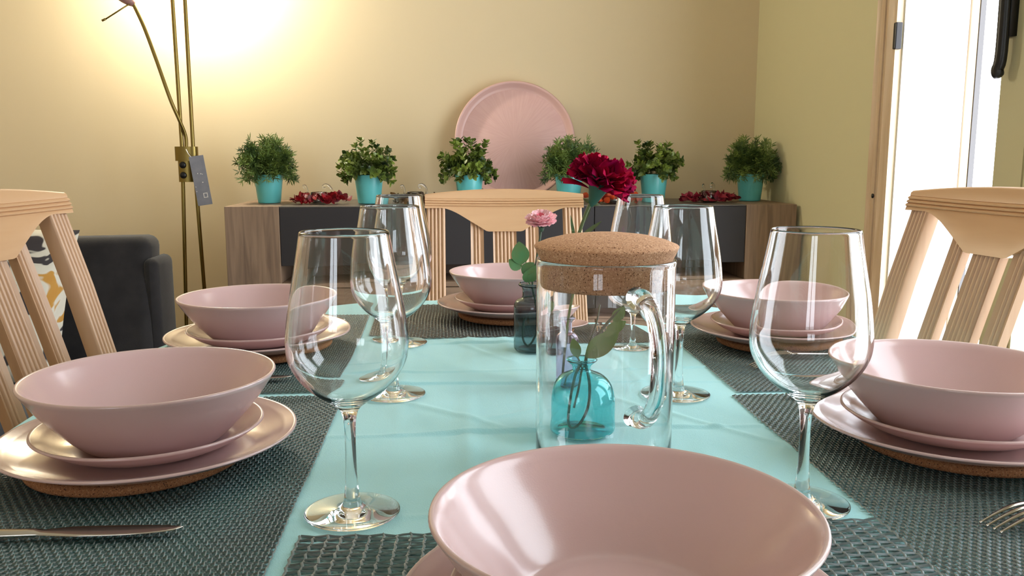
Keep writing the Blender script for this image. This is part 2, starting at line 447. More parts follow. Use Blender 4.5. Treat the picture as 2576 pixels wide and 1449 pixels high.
for r in rings:
    for k in range(NT):
        x, y = outline(2*pi*k/NT); x *= r; y *= r
        V.append((x, y, .0008+cloth_h(x+TCX, y+TCY)))
for j, d in enumerate(drop):
    for k in range(NT):
        th = 2*pi*k/NT
        fl = .005+min(j, 5)*.0012*(1+1.0*sin(th*26)+.5*sin(th*11+1))
        x, y = outline(th, fl)
        V.append((x, y, -d))
tot = NR+len(drop)
for k in range(NT):
    F.append((0, 1+k, 1+(k+1) % NT))
for j in range(tot-1):
    for k in range(NT):
        a = 1+j*NT; b = a+NT; k2 = (k+1) % NT
        F.append((a+k, b+k, b+k2, a+k2))
cl = mesh_obj('tablecloth', V, F, M['cloth'], None, (TCX, TCY, TZ))
tag(cl, 'turquoise cotton tablecloth with ironed fold lines, spread over the dining table', 'tablecloth')
CT = TZ+.0028                                # where things stand on the cloth

# ------------------------------------------------------------------ woven mats
def in_table(x, y, m_=.012): return (abs((x-TCX)/(TA-m_))**TN+abs((y-TCY)/(TB-m_))**TN) < 1
def woven(name, cx, cy_, wx, wy, py, px, wr, wc, m_row, m_col, label, seed):
    """rows run along x (pitch py), columns along y (pitch px)"""
    rd = random.Random(seed)
    t = thing(name, label, 'placemat', (cx, cy_, TZ+.0022), 0, 'dark woven mesh placemats')
    ny = int(wy/py); nx = int(wx/px)
    # rows: tent-shaped ribbons passing over and under the columns
    V = []; F = []
    drift = [rd.uniform(-1, 1) for _ in range(6)]
    for j in range(ny+1):
        y = -wy/2+j*py; ph = j % 2; jit = rd.uniform(-.12, .12)*py
        prev = None
        for i in range(nx*2+1):
            x = -wx/2+i*px/2
            yy = y+jit+py*.22*sin(x*26+drift[0]*3+j*.16)+rd.uniform(-.07, .07)*py
            if not in_table(cx+x, cy_+yy): prev = None; continue
            z = .0010*(1 if (i//1+ph*1) % 2 == 0 else -.1) if i % 2 == 0 else .0004
            z = .0006+.0006*cos(pi*(i/1.0)*.5*1+pi*ph)
            w_ = wr*(1+rd.uniform(-.12, .12))
            n = len(V); V += [(x, yy-w_/2, z-.0004), (x, yy, z+.0006), (x, yy+w_/2, z-.0004)]
            if prev is not None: F += [(prev, n, n+1, prev+1), (prev+1, n+1, n+2, prev+2)]
            prev = n
    mesh_obj('weft_threads', V, F, m_row, t)
    V = []; F = []
    for i in range(nx+1):
        x = -wx/2+i*px; prev = None
        for j in range(ny*2+1):
            y = -wy/2+j*py/2
            xx = x+px*.14*sin(y*31+drift[1]*3+i*.2)+px*.05*((j % 2)*2-1)
            if not in_table(cx+xx, cy_+y): prev = None; continue
            z = .0009+.0009*cos(pi*j*.5+pi*(i % 2))
            n = len(V); V += [(xx-wc/2, y, z-.0005), (xx, y, z+.0004), (xx+wc/2, y, z-.0005)]
            if prev is not None: F += [(prev, prev+1, n+1, n), (prev+1, prev+2, n+2, n+1)]
            prev = n
    mesh_obj('warp_threads', V, F, m_col, t)
    return t
woven('placemat', -.285, .757, .315, .472, .0056, .0036, .0032, .0011, M['thread'], M['thread2'], 'dark woven mesh placemat at the near left, under the bottom left knife', 1)
woven('placemat', -.288, 1.257, .305, .488, .0052, .0036, .0030, .0010, M['thread'], M['thread2'], 'dark woven mesh placemat at the far left, nearest the dark armchair', 2)
woven('placemat', .490, .735, .325, .455, .0056, .0036, .0032, .0011, M['thread'], M['thread2'], 'dark woven mesh placemat at the near right, with the upturned fork', 3)
woven('placemat', .497, 1.215, .315, .475, .0052, .0036, .0030, .0010, M['thread'], M['thread2'], 'dark woven mesh placemat at the far right, beside the doorway side chair', 4)
woven('placemat', .1085, .462, .445, .300, .0062, .0100, .0038, .0022, M['thread'], M['thread2'], 'coarse woven mesh placemat in the foreground, under the nearest pink bowl', 5)
woven('placemat', .122, 1.470, .490, .305, .0060, .0054, .0044, .0013, M['thread3'], M['thread2'], 'dark ribbed mesh placemat at the head of the table, before the far chair', 6)

# ------------------------------------------------------------------ crockery
def dish(rb, zb, pts, rr, h, th=.004):
    """outer profile points from foot to rim, inner offset"""
    out = spline([(rb*.82, 0), (rb, 0)]+pts+[(rr, h)], 5)
    outer = [(0, .0015), (rb*.78, .0015)]+[(p[0], max(p[1], 0)) for p in out]
    inn = []
    P = [Vector((p[0], p[1])) for p in out]
    for i in range(len(P)-1, 0, -1):
        d = (P[i]-P[max(i-1, 0)]).normalized(); n = Vector((-d[1], d[0])); q = P[i]+n*th
        inn.append((q[0], q[1]))
    inn = [q for q in inn if q[0] < rr and th*.9 < q[1] < h+.0004]
    rim = [(rr-.0004, h+.0014), (rr-.0016, h+.0020), (rr-.0030, h+.0012)]
    tail = [(rb*.6, th), (0, th)]
    inn2 = []; last = 9
    for q in inn:
        if q[0] < rr-.0031 and q[0] < last-.0004: inn2.append(q); last = q[0]
    inn2 = [q for q in inn2 if q[0] > rb*.75]
    return outer+rim+inn2+tail, len(outer)
def make_dish(name, pr, loc, label, cat, group):
    prof_, k = pr
    o = lathe(name, prof_, None, None, loc, 96, [M['pink'], M['pinkrim']], lambda i: 1 if k <= i <= k+1 else 0)
    return tag(o, label, cat, group)
P_dinner = dish(.080, 0, [(.098, .003), (.115, .0088)], .130, .0158)
P_side = dish(.060, 0, [(.074, .004), (.088, .011)], .100, .0192)
P_bowl = dish(.058, 0, [(.066, .005), (.080, .0195), (.096, .0385)], .110, .0600)
BASE = TZ+.0052
trivet_p = [(0, 0), (.090, 0), (.0945, .0015), (.0955, .004), (.0955, .0065), (.0945, .0085), (.090, .0095), (0, .0095)]
TH = .0095
settings = {   # plate centres (dinner), side offset, bowl offset
    'near left': ((-.278, .783), (0, 0), (.002, .003), (-.012, -.002)),
    'far left': ((-.278, 1.235), (.000, 0), (-.001, .002), (.004, -.004)),
    'head': ((.103, 1.482), (0, 0), (.001, 0), (.002, -.006)),
    'far right': ((.487, 1.234), (0, 0), (.001, 0), (.004, -.004)),
    'near right': ((.479, .772), (.000, 0), (-.002, .001), (.010, -.002)),
    'foreground': ((.095, .452), (0, 0), (0, .002), (.004, 0)),
}
where = {
    'near left': 'of the near left place setting, above the knife',
    'far left': 'of the far left place setting, by the left chair',
    'head': 'of the head place setting, before the far chair',
    'far right': 'of the far right place setting, by the right chair',
    'near right': 'of the near right place setting, above the fork',
    'foreground': 'of the nearest place setting, bottom middle',
}
first = {}
for key, ((px, py), so, bo, to) in settings.items():
    wd = where[key]
    z = BASE
    def place(kind, build, loc, label):
        if kind not in first: first[kind] = build(loc, label); return first[kind]
        return copy_thing(first[kind], loc, 0, label)
    place('trivet', lambda l, s: tag(lathe('cork_trivet', trivet_p, M['cork2'], None, l, 96), s, 'trivet', 'cork trivets under the plates'), (px+to[0], py+to[1], z), 'round cork trivet '+wd)
    z += TH+.0002
    place('dinner', lambda l, s: make_dish('dinner_plate', P_dinner, l, s, 'plate', 'pink dinner plates'), (px, py, z), 'large pink dinner plate '+wd)
    z += .0044
    place('side', lambda l, s: make_dish('side_plate', P_side, l, s, 'plate', 'pink side plates'), (px+so[0], py+so[1], z), 'small pink side plate '+wd)
    z += .0044
    zb = TZ+.085-.0575
    place('bowl', lambda l, s: make_dish('bowl', P_bowl, l, s, 'bowl', 'pink bowls'), (px+bo[0], py+bo[1], z), 'deep pink bowl '+wd)

# ------------------------------------------------------------------ wine glasses
def wine_profile():
    GH = .2222
    outer = [(0, 0), (.0365, 0)]+[(.0375, .0006), (.0375, .0014)]
    outer += [(p[0], p[1]) for p in spline([(.0365, .0018), (.024, .0024), (.012, .0040), (.0074, .0080), (.0058, .016), (.0046, .030), (.0042, .050), (.0044, .068), (.0054, .078), (.0082, .0850), (.0150, .0905), (.026, .0980), (.0370, .1090), (.0442, .1215), (.0466, .1340), (.0458, .1490), (.0433, .1680), (.0398, .1870), (.0362, .2060), (.0337, GH-.001)], 5)]
    rim = [(.0334, GH), (.0329, GH+.0004), (.0324, GH)]
    inner = [(p[0], p[1]) for p in spline([(.0323, GH-.001), (.0348, .2060), (.0384, .1870), (.0419, .1680), (.0443, .1490), (.0450, .1340), (.0425, .1220), (.0354, .1100), (.0245, .0996), (.0130, .0930), (.004, .0908)], 5)]
    return outer+rim+inner+[(0, .0904)]
GP = wine_profile()
GV, GF, _ = lathe_data(GP, 96)
glasses = [((-.081, .653), 'tall stemmed wine glass nearest on the left, beside the near left plate stack'),
           ((-.071, .995), 'stemmed wine glass second in the left row, behind the nearest left glass'),
           ((-.077, 1.280), 'stemmed wine glass farthest in the left row, close to the far head placemat'),
           ((.281, .646), 'tall stemmed wine glass nearest on the right, beside the near right plate stack'),
           ((.265, .971), 'stemmed wine glass second in the right row, just right of the cork lidded jug'),
           ((.279, 1.261), 'stemmed wine glass farthest in the right row, behind the cork lidded jug')]
g0 = None
for (x, y), lab in glasses:
    if g0 is None:
        g0 = recalc(mesh_obj('wine_glass', GV, GF, M['glass'], None, (x, y, CT)))
        tag(g0, lab, 'wine glass', 'stemmed wine glasses'); g = g0
    else: g = copy_thing(g0, (x, y, CT), 0, lab)

# ------------------------------------------------------------------ jug with cork lid
jx, jy = .127, .700
jug = thing('glass_jug', 'clear glass jug with a thick cork lid and curved glass handle, mid table', 'jug', (jx, jy, CT))
JR, JH = .0575, .1935
jp = [(0, 0), (.050, 0), (.055, .0012), (JR, .005), (JR, .05), (JR, .12), (JR, JH-.004), (JR+.0006, JH-.001), (JR, JH+.0012), (JR-.0016, JH+.0016), (JR-.003, JH), (JR-.0026, JH-.005), (JR-.0024, .12), (JR-.0024, .05), (JR-.0026, .010), (.050, .0065), (0, .006)]
recalc(lathe('jug_body', jp, M['glass'], jug, seg=96))
hd = MB(); az = R(-76)
def hp(r, z, s_=0): return Vector(((r)*cos(az)-s_*sin(az), (r)*sin(az)+s_*cos(az), z))
path = spline([hp(JR+.0015, .170), hp(JR+.012, .172), hp(JR+.026, .165), hp(JR+.036, .148), hp(JR+.040, .124), hp(JR+.036, .099), hp(JR+.024, .082), hp(JR+.010, .076), hp(JR+.0015, .077)], 6)
rad = [.0074-.0014*sin(pi*i/(len(path)-1)) for i in range(len(path))]
rad[0] = .0094; rad[1] = .0084; rad[-1] = .0094; rad[-2] = .0084
hd.tube(path, rad, 20)
hdo = recalc(hd.build('handle', M['glass'], jug))
lid = lathe('cork_lid', [(0, .172), (.0515, .172), (.0530, .1735), (.0538, .176), (.0540, JH-.002), (.0544, JH+.001), (.0566, JH+.0050), (.0588, JH+.0098), (.0594, JH+.0110), (.0595, JH+.0120), (.0586, JH+.0131), (.0500, JH+.0166), (.036, JH+.0200), (.018, JH+.0221), (0, JH+.0226)], M['cork'], jug, seg=96)
lid['label'] = 'thick speckled cork lid'

# ------------------------------------------------------------------ vases
def vase(name, prof_in, th, m, loc, label):
    """outer spline list (r,z) from bottom edge to lip; wall thickness th"""
    o_ = [(p[0], p[1]) for p in spline(prof_in, 5)]
    inn = []
    P = [Vector(p) for p in o_]
    for i in range(len(P)-1, -1, -1):
        d = (P[min(i+1, len(P)-1)]-P[max(i-1, 0)]).normalized(); n = Vector((-d[1], d[0])); q = P[i]+n*th
        if q[1] > th*1.8 and q[0] > .003: inn.append((q[0], q[1]))
    lip = [(P[-1][0]-th*.3, P[-1][1]+.0008), (P[-1][0]-th*.8, P[-1][1]+.0006)]
    v = lathe(name, [(0, 0), (prof_in[0][0]*.8, 0)]+o_+lip+inn+[(0, th*1.8)], m, None, loc, 72)
    recalc(v); return tag(v, label, 'vase')
vase('round_vase', [(.0330, .0003), (.0358, .0025), (.0365, .008), (.0360, .018), (.0362, .030), (.0355, .041), (.0320, .0525), (.0245, .0608), (.0150, .0650), (.0104, .0672), (.0100, .0700), (.0112, .0730), (.0150, .0760), (.0168, .0780), (.0160, .0795)], .0014, M['turq_glass'], (.1265, .832, CT), 'small round turquoise glass vase with leaves, seen through the jug')
vase('bottle_vase', [(.0280, .0003), (.0300, .003), (.0305, .010), (.0305, .055), (.0300, .066), (.0270, .0725), (.0200, .0760), (.0182, .079), (.0180, .088), (.0195, .0925), (.0232, .0945), (.0235, .0965), (.0225, .0975)], .0014, M['teal_glass'], (.1185, 1.222, CT), 'smoky teal glass bottle vase holding the pink rose, left of the jug')
vase('bottle_vase', [(.0170, .0003), (.0186, .002), (.0190, .008), (.0190, .055), (.0182, .066), (.0145, .073), (.0098, .077), (.0090, .082), (.0090, .094), (.0106, .0985), (.0140, .1005), (.0142, .1020), (.0134, .1028)], .0012, M['lilac_glass'], (.1325, 1.035, CT), 'slim lilac glass bottle vase holding the crimson carnation, behind the jug')

# ------------------------------------------------------------------ flowers
def petal(mb_, org, frame, phi, r0, z0, L, W, th0, th1, ruf, ser, ph, nu=9, nv=7, curl=0):
    """frame: 3 axes (X,Y,axis); petal leaves (r0,z0) at azimuth phi; direction angle from the axis goes th0->th1"""
    Xa, Ya, Za = frame
    rad_ = Xa*cos(phi)+Ya*sin(phi); tan = -Xa*sin(phi)+Ya*cos(phi)
    V = []; F = []
    c = Vector(org)+rad_*r0+Za*z0
    for j in range(nv+1):
        v = j/nv; a = th0+(th1-th0)*v**1.2
        d = rad_*sin(a)+Za*cos(a); nrm = rad_*cos(a)-Za*sin(a)
        if j: c = c+d*(L/nv)
        wd = W*(.18+.82*sin(min(1, v*1.15)*pi/2)**.9)*.5*(1-.25*max(0, v-.8)/.2)
        for i in range(nu+1):
            u = i/nu*2-1
            ed = 0
            if j == nv: ed = ser*L*(.5+.5*sin(u*17+ph*3))-.25*L*u*u*.4
            off = ruf*v*v*sin(u*5.5+ph)+ruf*.6*v*sin(u*11+ph*2)
            V.append(c+tan*(wd*u)+nrm*(off-abs(u)**2*wd*(-.35+curl))+d*ed)
    for j in range(nv):
        for i in range(nu):
            a = j*(nu+1)+i; F.append((a, a+1, a+nu+2, a+nu+1))
    mb_.add(V, F)
def frame(ax):
    Z = Vector(ax).normalized(); X = Z.cross(Vector((0, 1, 0))).normalized(); return X, Z.cross(X), Z
rd = random.Random(11)
# carnation in the lilac bottle
car = thing('carnation', 'crimson carnation on a long stem in the slim lilac vase, above the cork lid', 'flower', (.1325, 1.035, CT))
def rel(p, o): return Vector((p[0]-o[0], p[1]-o[1], p[2]+TZ-o[2]))
co = (.1345, 1.055, CT)
st = [rel(p, co) for p in ((.127, 1.050, .0060), (.129, 1.049, .03), (.1335, 1.046, .07), (.1362, 1.045, .103), (.143, 1.042, .150), (.153, 1.038, .188), (.161, 1.036, .213), (.167, 1.035, .228))]
mb = MB(); mb.tube(spline(st, 5), .0021, 10); mb.build('stem', M['stem'], car)
fx = frame((.34, -.05, .94))
ctr = rel((.1685, 1.035, .226), co)
mb = MB()
cp = [(.002, -.004), (.0045, .000), (.0085, .010), (.0120, .020), (.0175, .030), (.0205, .033)]
ns = 18; V = []; F = []
for r, z in cp: V += [ctr+(fx[0]*cos(2*pi*k/ns)+fx[1]*sin(2*pi*k/ns))*r+fx[2]*z for k in range(ns)]
for i in range(len(cp)-1):
    for k in range(ns): F.append((i*ns+k, i*ns+(k+1) % ns, (i+1)*ns+(k+1) % ns, (i+1)*ns+k))
mb.add(V, F)
for k in range(5):
    a = 2*pi*k/5; d = fx[0]*cos(a)+fx[1]*sin(a)
    mb.leaf(ctr+fx[2]*.020+d*.0095, d*.35+fx[2], d, .020, .009, -.5)
mb.build('calyx', M['calyx'], car)
mb = MB()
pc = ctr+fx[2]*.020
for lay, (n, th, L, W, z) in enumerate([(5, .10, .031, .020, .0), (7, .30, .034, .025, .0), (9, .52, .036, .028, .0), (11, .80, .038, .031, 0), (12, 1.10, .038, .033, -.001), (12, 1.38, .036, .034, -.002), (8, 1.62, .033, .033, -.003)]):
    for k in range(n):
        phi = 2*pi*(k+rd.uniform(-.3, .3))/n+lay*.7
        petal(mb, pc, fx, phi, .003+.0006*lay, z+rd.uniform(0, .004), L*rd.uniform(.92, 1.1), W, th*.62, th+rd.uniform(-.1, .12)+.12, .0026, .07, rd.uniform(0, 6.28))
petal(mb, pc, fx, R(-12), .010, -.004, .034, .028, 1.2, 2.0, .002, .08, 1.0)
petal(mb, pc, fx, R(180), .010, -.002, .030, .012, 1.3, 1.9, .001, .1, 2.0)
mb.build('petals', M['carn'], car)
mb = MB()
for b, d, L, W, bn in (((.1570, 1.037, .200), (.35, 0, .9), .030, .006, .2), ((.150, 1.040, .178), (-.25, -.2, .9), .036, .004, -.5), ((.155, 1.038, .186), (.75, -.1, .55), .030, .005, -.3),
                       ((.1655, 1.035, .226), (-.5, -.2, .5), .010, .0035, 1.2), ((.1670, 1.034, .224), (.7, -.4, .2), .011, .004, 1.5)):
    mb.leaf(rel(b, co), d, (0, -1, .3), L, W, bn, .3, 6)
mb.build('leaf', M['stem'], car)
# rose in the smoky bottle
ro = (.1185, 1.222, CT)
rose = thing('rose', 'pale pink rose with green leaves in the smoky teal vase, left of the cork lid', 'flower', ro)
st = [rel(p, ro) for p in ((.103, 1.222, .050), (.101, 1.222, .022), (.108, 1.222, .0085), (.117, 1.222, .018), (.124, 1.222, .045), (.115, 1.222, .097), (.120, 1.222, .130), (.1255, 1.222, .165), (.1280, 1.222, .184))]
mb = MB(); mb.tube(spline(st, 6), .0016, 9); mb.build('stem', M['stemd'], rose)
fr = frame((-.10, -.30, .95)); rc = rel((.1275, 1.220, .181), ro)
mb = MB()
for k in range(5):
    a = 2*pi*k/5+.4; d = fr[0]*cos(a)+fr[1]*sin(a)
    mb.leaf(rc, d*.7+fr[2]*.4, fr[2], .018, .006, .4)
mb.tube([rc-fr[2]*.006, rc, rc+fr[2]*.006], [.0022, .0045, .005], 12)
mb.build('calyx', M['stemd'], rose)
mb = MB(); mc = MB()
for lay, (n, th, L, W) in enumerate([(4, .05, .017, .011), (5, .28, .019, .014), (7, .55, .021, .017), (8, .85, .0225, .0195), (8, 1.15, .0225, .021), (7, 1.45, .021, .020)]):
    for k in range(n):
        phi = 2*pi*(k+rd.uniform(-.25, .25))/n+lay*.9
        petal(mc if lay < 1 else mb, rc+fr[2]*.003, fr, phi, .0015+.0004*lay, 0, L*rd.uniform(.93, 1.08), W, th*.5+.1, th+.1, .0009, .05, rd.uniform(0, 6.28), curl=.5)
mb.build('petals', M['rose'], rose); mc.build('petals', M['rosec'], rose)['label'] = 'deeper pink heart petals'
mb = MB()
for p, d, L, W in (((.0985, 1.218, .128), (-.1, -.1, 1), .034, .026), ((.0975, 1.218, .122), (-.85, -.1, .7), .022, .018), ((.100, 1.219, .115), (.75, -.3, .75), .024, .018), ((.109, 1.218, .103), (.45, -.3, .9), .030, .018), ((.106, 1.219, .102), (.1, -.3, .9), .020, .014)):
    mb.leaf(rel(p, ro), d, (0, -1, .25), L, W, .15, .12, 8, .85)
mb.tube([rel(p, ro) for p in ((.112, 1.222, .098), (.104, 1.220, .112), (.0985, 1.218, .128))], .0009, 6)
mb.build('leaf', M['sprig2'], rose)
# leafy sprig in the turquoise vase
so = (.1295, .850, CT)
spr = thing('leafy_sprig', 'green leafy sprig with bent stem in the round turquoise vase', 'flower', (.1265, .832, CT))
mb = MB()
for pts, r in ((((.128, .852, .076), (.1215, .852, .058), (.1165, .852, .030), (.1165, .852, .012), (.1215, .850, .0060), (.130, .849, .014), (.1375, .849, .034), (.1385, .850, .055), (.1345, .850, .076), (.137, .850, .090), (.150, .850, .115), (.165, .850, .136), (.174, .850, .146)), .0016),
               (((.131, .853, .074), (.127, .853, .050), (.122, .853, .030)), .0013),
               (((.132, .848, .074), (.136, .852, .092), (.146, .858, .122), (.1505, .862, .146)), .0010),
               (((.130, .848, .074), (.124, .846, .086)), .0010)):
    mb.tube(spline([rel(p, so) for p in pts], 5), r, 9)
mb.build('stem', M['stemd'], spr)
mb = MB()
for p, d, L, W in (((.1345, .847, .084), (.62, -.1, .62), .046, .023), ((.1250, .846, .084), (-.25, -.1, 1), .024, .012), ((.155, .848, .112), (.75, -.1, .6), .026, .014), ((.163, .849, .126), (.45, -.1, .85), .022, .013), ((.150, .847, .110), (.9, -.2, .3), .014, .008)):
    mb.leaf(rel(p, so), d, (-.3, -1, .3), L, W, .12, .14, 9, .9)
mb.build('leaf', M['sprig'], spr)

# ------------------------------------------------------------------ cutlery
def knife_mesh():
    mb_ = MB(); n = 40; L = .21; V = []; F = []
    for i in range(n+1):
        x = L*i/n
        if x < .11:
            w_ = .0048+.0022*(1-x/.11)**2+(.0012*sin(pi*x/.11)); t_ = .0026+.0008*(1-x/.11)
            yc = 0
        else:
            u = (x-.11)/.10
            wtop = .0052+.0045*min(1, u*5)
            wbot = .0050+.0035*min(1, u*4)
            k = sqrt(max(0, 1-max(0, (u-.45)/.55)**2))
            w_ = (wtop+wbot)/2*(.03+.97*k); t_ = .0013-.0007*u; yc = (wtop-wbot)/2*k+.004*(1-k)
        for a in range(12):
            th = 2*pi*a/12; V.append((x, yc+w_*cos(th), .0032+t_*sin(th)*(1 if x < .11 else .9)))
    for i in range(n):
        for a in range(12): F.append((i*12+a, i*12+(a+1) % 12, (i+1)*12+(a+1) % 12, (i+1)*12+a))
    F.append(tuple(range(11, -1, -1))); F.append(tuple(n*12+a for a in range(12)))
    mb_.add(V, F); return mb_
kn_m = recalc(knife_mesh().build('table_knife', M['steel'], None, (-.412, .618, CT+.0028)))
kn_m.rotation_euler = (0, 0, R(-.5))
tag(kn_m, 'steel table knife at the bottom left of the photo', 'knife', 'steel table knives')
for loc, rz, lab in (((-.412, 1.062, CT+.0028), 0, 'steel table knife between the two left stacks, only its tip showing'),
                     ((.594, .947, CT+.0028), 180, 'steel table knife behind the near right plates, tip by the right wine glass'),
                     ((.560, 1.405, CT+.0028), 180, 'steel table knife behind the far right plates, near the table corner')):
    copy_thing(kn_m, loc, R(rz), lab)
def fork_mesh():
    """tines at x=0 pointing to -x, tips near the table, curving up to the neck"""
    mb_ = MB()
    def zc(x):
        if x < .052: return .0012+.0105*sin(pi*x/.085)
        return .0012+.0105*sin(pi*.052/.085)*(1-(x-.052)/.13)+.0012
    def strip(xs, ys, ws, th=.0011):
        V = []; F = []; n = len(xs)
        for x, y, w_ in zip(xs, ys, ws):
            z = zc(x)
            V += [(x, y-w_, z), (x, y-w_*.7, z+th), (x, y+w_*.7, z+th), (x, y+w_, z), (x, y+w_*.7, z-th*.6), (x, y-w_*.7, z-th*.6)]
        for i in range(n-1):
            for a in range(6): F.append((i*6+a, i*6+(a+1) % 6, (i+1)*6+(a+1) % 6, (i+1)*6+a))
        F.append((5, 4, 3, 2, 1, 0)); F.append(tuple((n-1)*6+a for a in range(6)))
        mb_.add(V, F)
    for k in range(4):
        y = (k-1.5)*.0062
        xs = [.0495*i/10 for i in range(11)]
        strip(xs, [y*(1-.0*x) for x in xs], [.0006+.0016*min(1, x/.03) for x in xs])
    xs = [.048+.157*i/24 for i in range(25)]; ws = []
    for x in xs:
        if x < .072: ws.append(.0116*(1-((x-.048)/.024)**2*.45))
        elif x < .10: ws.append(.0064-(x-.072)/.028*.0034)
        else: ws.append(.0030+.0036*min(1, (x-.10)/.10)**1.5)
    strip(xs, [0]*25, ws, .0016)
    return mb_
fk = recalc(fork_mesh().build('table_fork', M['steel'], None, (.400, .583, CT+.0016)))
fk.rotation_euler = (0, 0, R(14))
tag(fk, 'steel table fork at the bottom right, tines towards the middle', 'fork', 'steel table forks')
for loc, rz, lab in (((.256, 1.437, CT+.0016), 82, 'steel table fork beside the head plates, tines seen through the jug'),
                     ((-.180, 1.425, CT+.0016), 184, 'steel table fork behind the far left plates, only its tips showing'),
                     ((.395, 1.085, CT+.0016), 2, 'steel table fork before the far right plates, behind the nearest right glass')):
    copy_thing(fk, loc, R(rz), lab)

# ------------------------------------------------------------------ dining chairs
def reeded(x0, x1, n, base=0.0, amp=.0045, steps=6, flat0=0, flat1=0):
    """front contour from x0 to x1 with n round ridges"""
    pts = [(x0, 0)] if flat0 else []
    a, b = x0+flat0, x1-flat1
    for k in range(n):
        for s_ in range(steps+1):
            t = s_/steps
            if k and s_ == 0: continue
            x = a+(b-a)*(k+t)/n
            pts.append((x, -amp*abs(sin(pi*t))**.6))
    if flat1: pts.append((x1, 0))
    return pts
def slat(name, xc, w_, z0, z1, n, th, yf, m, parent, flat=0.0, amp=.0042):
    """vertical reeded slat, contour extruded along z; yf(z) gives the y of the front face (front is -y)"""
    c = reeded(xc-w_/2, xc+w_/2, n, amp=amp, flat0=flat, flat1=flat)
    if flat: c = [(xc-w_/2, -amp)] + [(x, y) for x, y in c[1:-1]] + [(xc+w_/2, -amp)]
    poly_ = c+[(xc+w_/2, th), (xc-w_/2, th)]
    K = 8; V = []; F = []; npt = len(poly_)
    for k in range(K+1):
        z = z0+(z1-z0)*k/K
        V += [(x, yf(z)+y, z) for x, y in poly_]
    for k in range(K):
        for i in range(npt): F.append((k*npt+i, k*npt+(i+1) % npt, (k+1)*npt+(i+1) % npt, (k+1)*npt+i))
    F.append(tuple(range(npt-1, -1, -1))); F.append(tuple(K*npt+i for i in range(npt)))
    o = mesh_obj(name, V, F, m, parent); return autosmooth(recalc(o), 50)
def make_chair(label, loc, rz):
    t = thing('dining_chair', label, 'chair', loc, rz, 'beech dining chairs around the table')
    HT = .977; W = .375
    def yf(z):
        return (.0 if z < .45 else (z-.45)*.28+(z-.45)**2*.06)
    # back posts
    for s_ in (-1, 1):
        slat('back_post', s_*(W/2-.0235), .044, 0, HT-.034, 5, .022, lambda z: yf(z)-.014*max(0, min(1, (z-.45)/.4)), M['beech'], t)
    # curved top rail with arched top, three ridges and a hanging trapezoid
    zt, zb_ = HT, HT-.036
    n = 60; V = []; F = []; cols = []
    def drop(x):
        a = abs(x)
        if a < .042: return .058
        if a < .105: return .058-.040*((a-.042)/.063)
        if a < .150: return .018*(1-((a-.105)/.045))**1.5
        return 0
    for i in range(n+1):
        x = -W/2-.002+(W+.004)*i/n; u = abs(x)/(W/2)
        top = zt-.003+.0115*(1-u*u)
        sag = -.0035*(1-u*u)
        gt, gb = zt-.012+sag, zb_+.006+sag
        bot = zb_-drop(x)
        col = [(bot, 0)]
        if bot < gb-.001: col.append((gb-.0006, 0))
        else: col.append((gb-.0006, 0))
        for r_ in range(3):
            for q in range(5):
                tt = q/4
                col.append((gb+(gt-gb)*(r_+tt)/3, -.0038*abs(sin(pi*tt))**.6+.0008))
        col.append((gt+.0006, 0)); col.append((top-.003, -.0005)); col.append((top, .003))
        ytop = .020
        col.append((top, ytop)); col.append((bot, ytop+.002))
        bow = .040*(u*u)                     # the rail curves round the sitter
        cols.append([(x, yf(z)-.006-bow*.5+y+(.0), z) for z, y in col])
    m_ = len(cols[0])
    for c in cols: V += c
    for i in range(n):
        for k in range(m_):
            k2 = (k+1) % m_
            F.append((i*m_+k, (i+1)*m_+k, (i+1)*m_+k2, i*m_+k2))
    F.append(tuple(range(m_))); F.append(tuple(n*m_+k for k in range(m_-1, -1, -1)))
    autosmooth(recalc(mesh_obj('top_rail', V, F, M['beechh'], t)), 45)
    # splats
    slat('back_splat', 0, .056, .47, HT-.085, 5, .011, lambda z: yf(z)+.002, M['beech'], t, flat=.006)
    for s_ in (-1, 1):
        slat('back_splat', s_*.066, .031, .47, HT-.050, 2, .011, lambda z: yf(z)+.002, M['beech'], t, flat=.008)
    box('lower_rail', (-W/2+.04, .002, .455), (W/2-.04, .026, .50), M['beechh'], t, bev=.004)
    box('seat', (-.205, -.395, .435), (.205, .012, .462), M['beechh'], t, bev=.010, seg=3)
    mb_ = MB(); mb_.box((-.18, -.375, .385), (.18, -.355, .436)); mb_.box((-.185, -.36, .385), (-.165, .005, .436)); mb_.box((.165, -.36, .385), (.185, .005, .436))
    mb_.build('seat_frame', M['beechh'], t, smooth=False)
    for s_ in (-1, 1):
        box('front_leg', (s_*.175-.018, -.382, 0), (s_*.175+.018, -.346, .436), M['beech'], t, bev=.004)
    return t
ch = make_chair('light beech dining chair at the far head of the table, facing the camera', (.126, 1.920, 0), 0)
ch.scale = (1, 1, .968)
SL = make_chair('light beech dining chair at the left, in front of the dark armchair', (-.524, 1.240, 0), R(80))
copy_thing(SL, (.678, 1.222, 0), R(-82), 'light beech dining chair at the right, against the bright doorway')

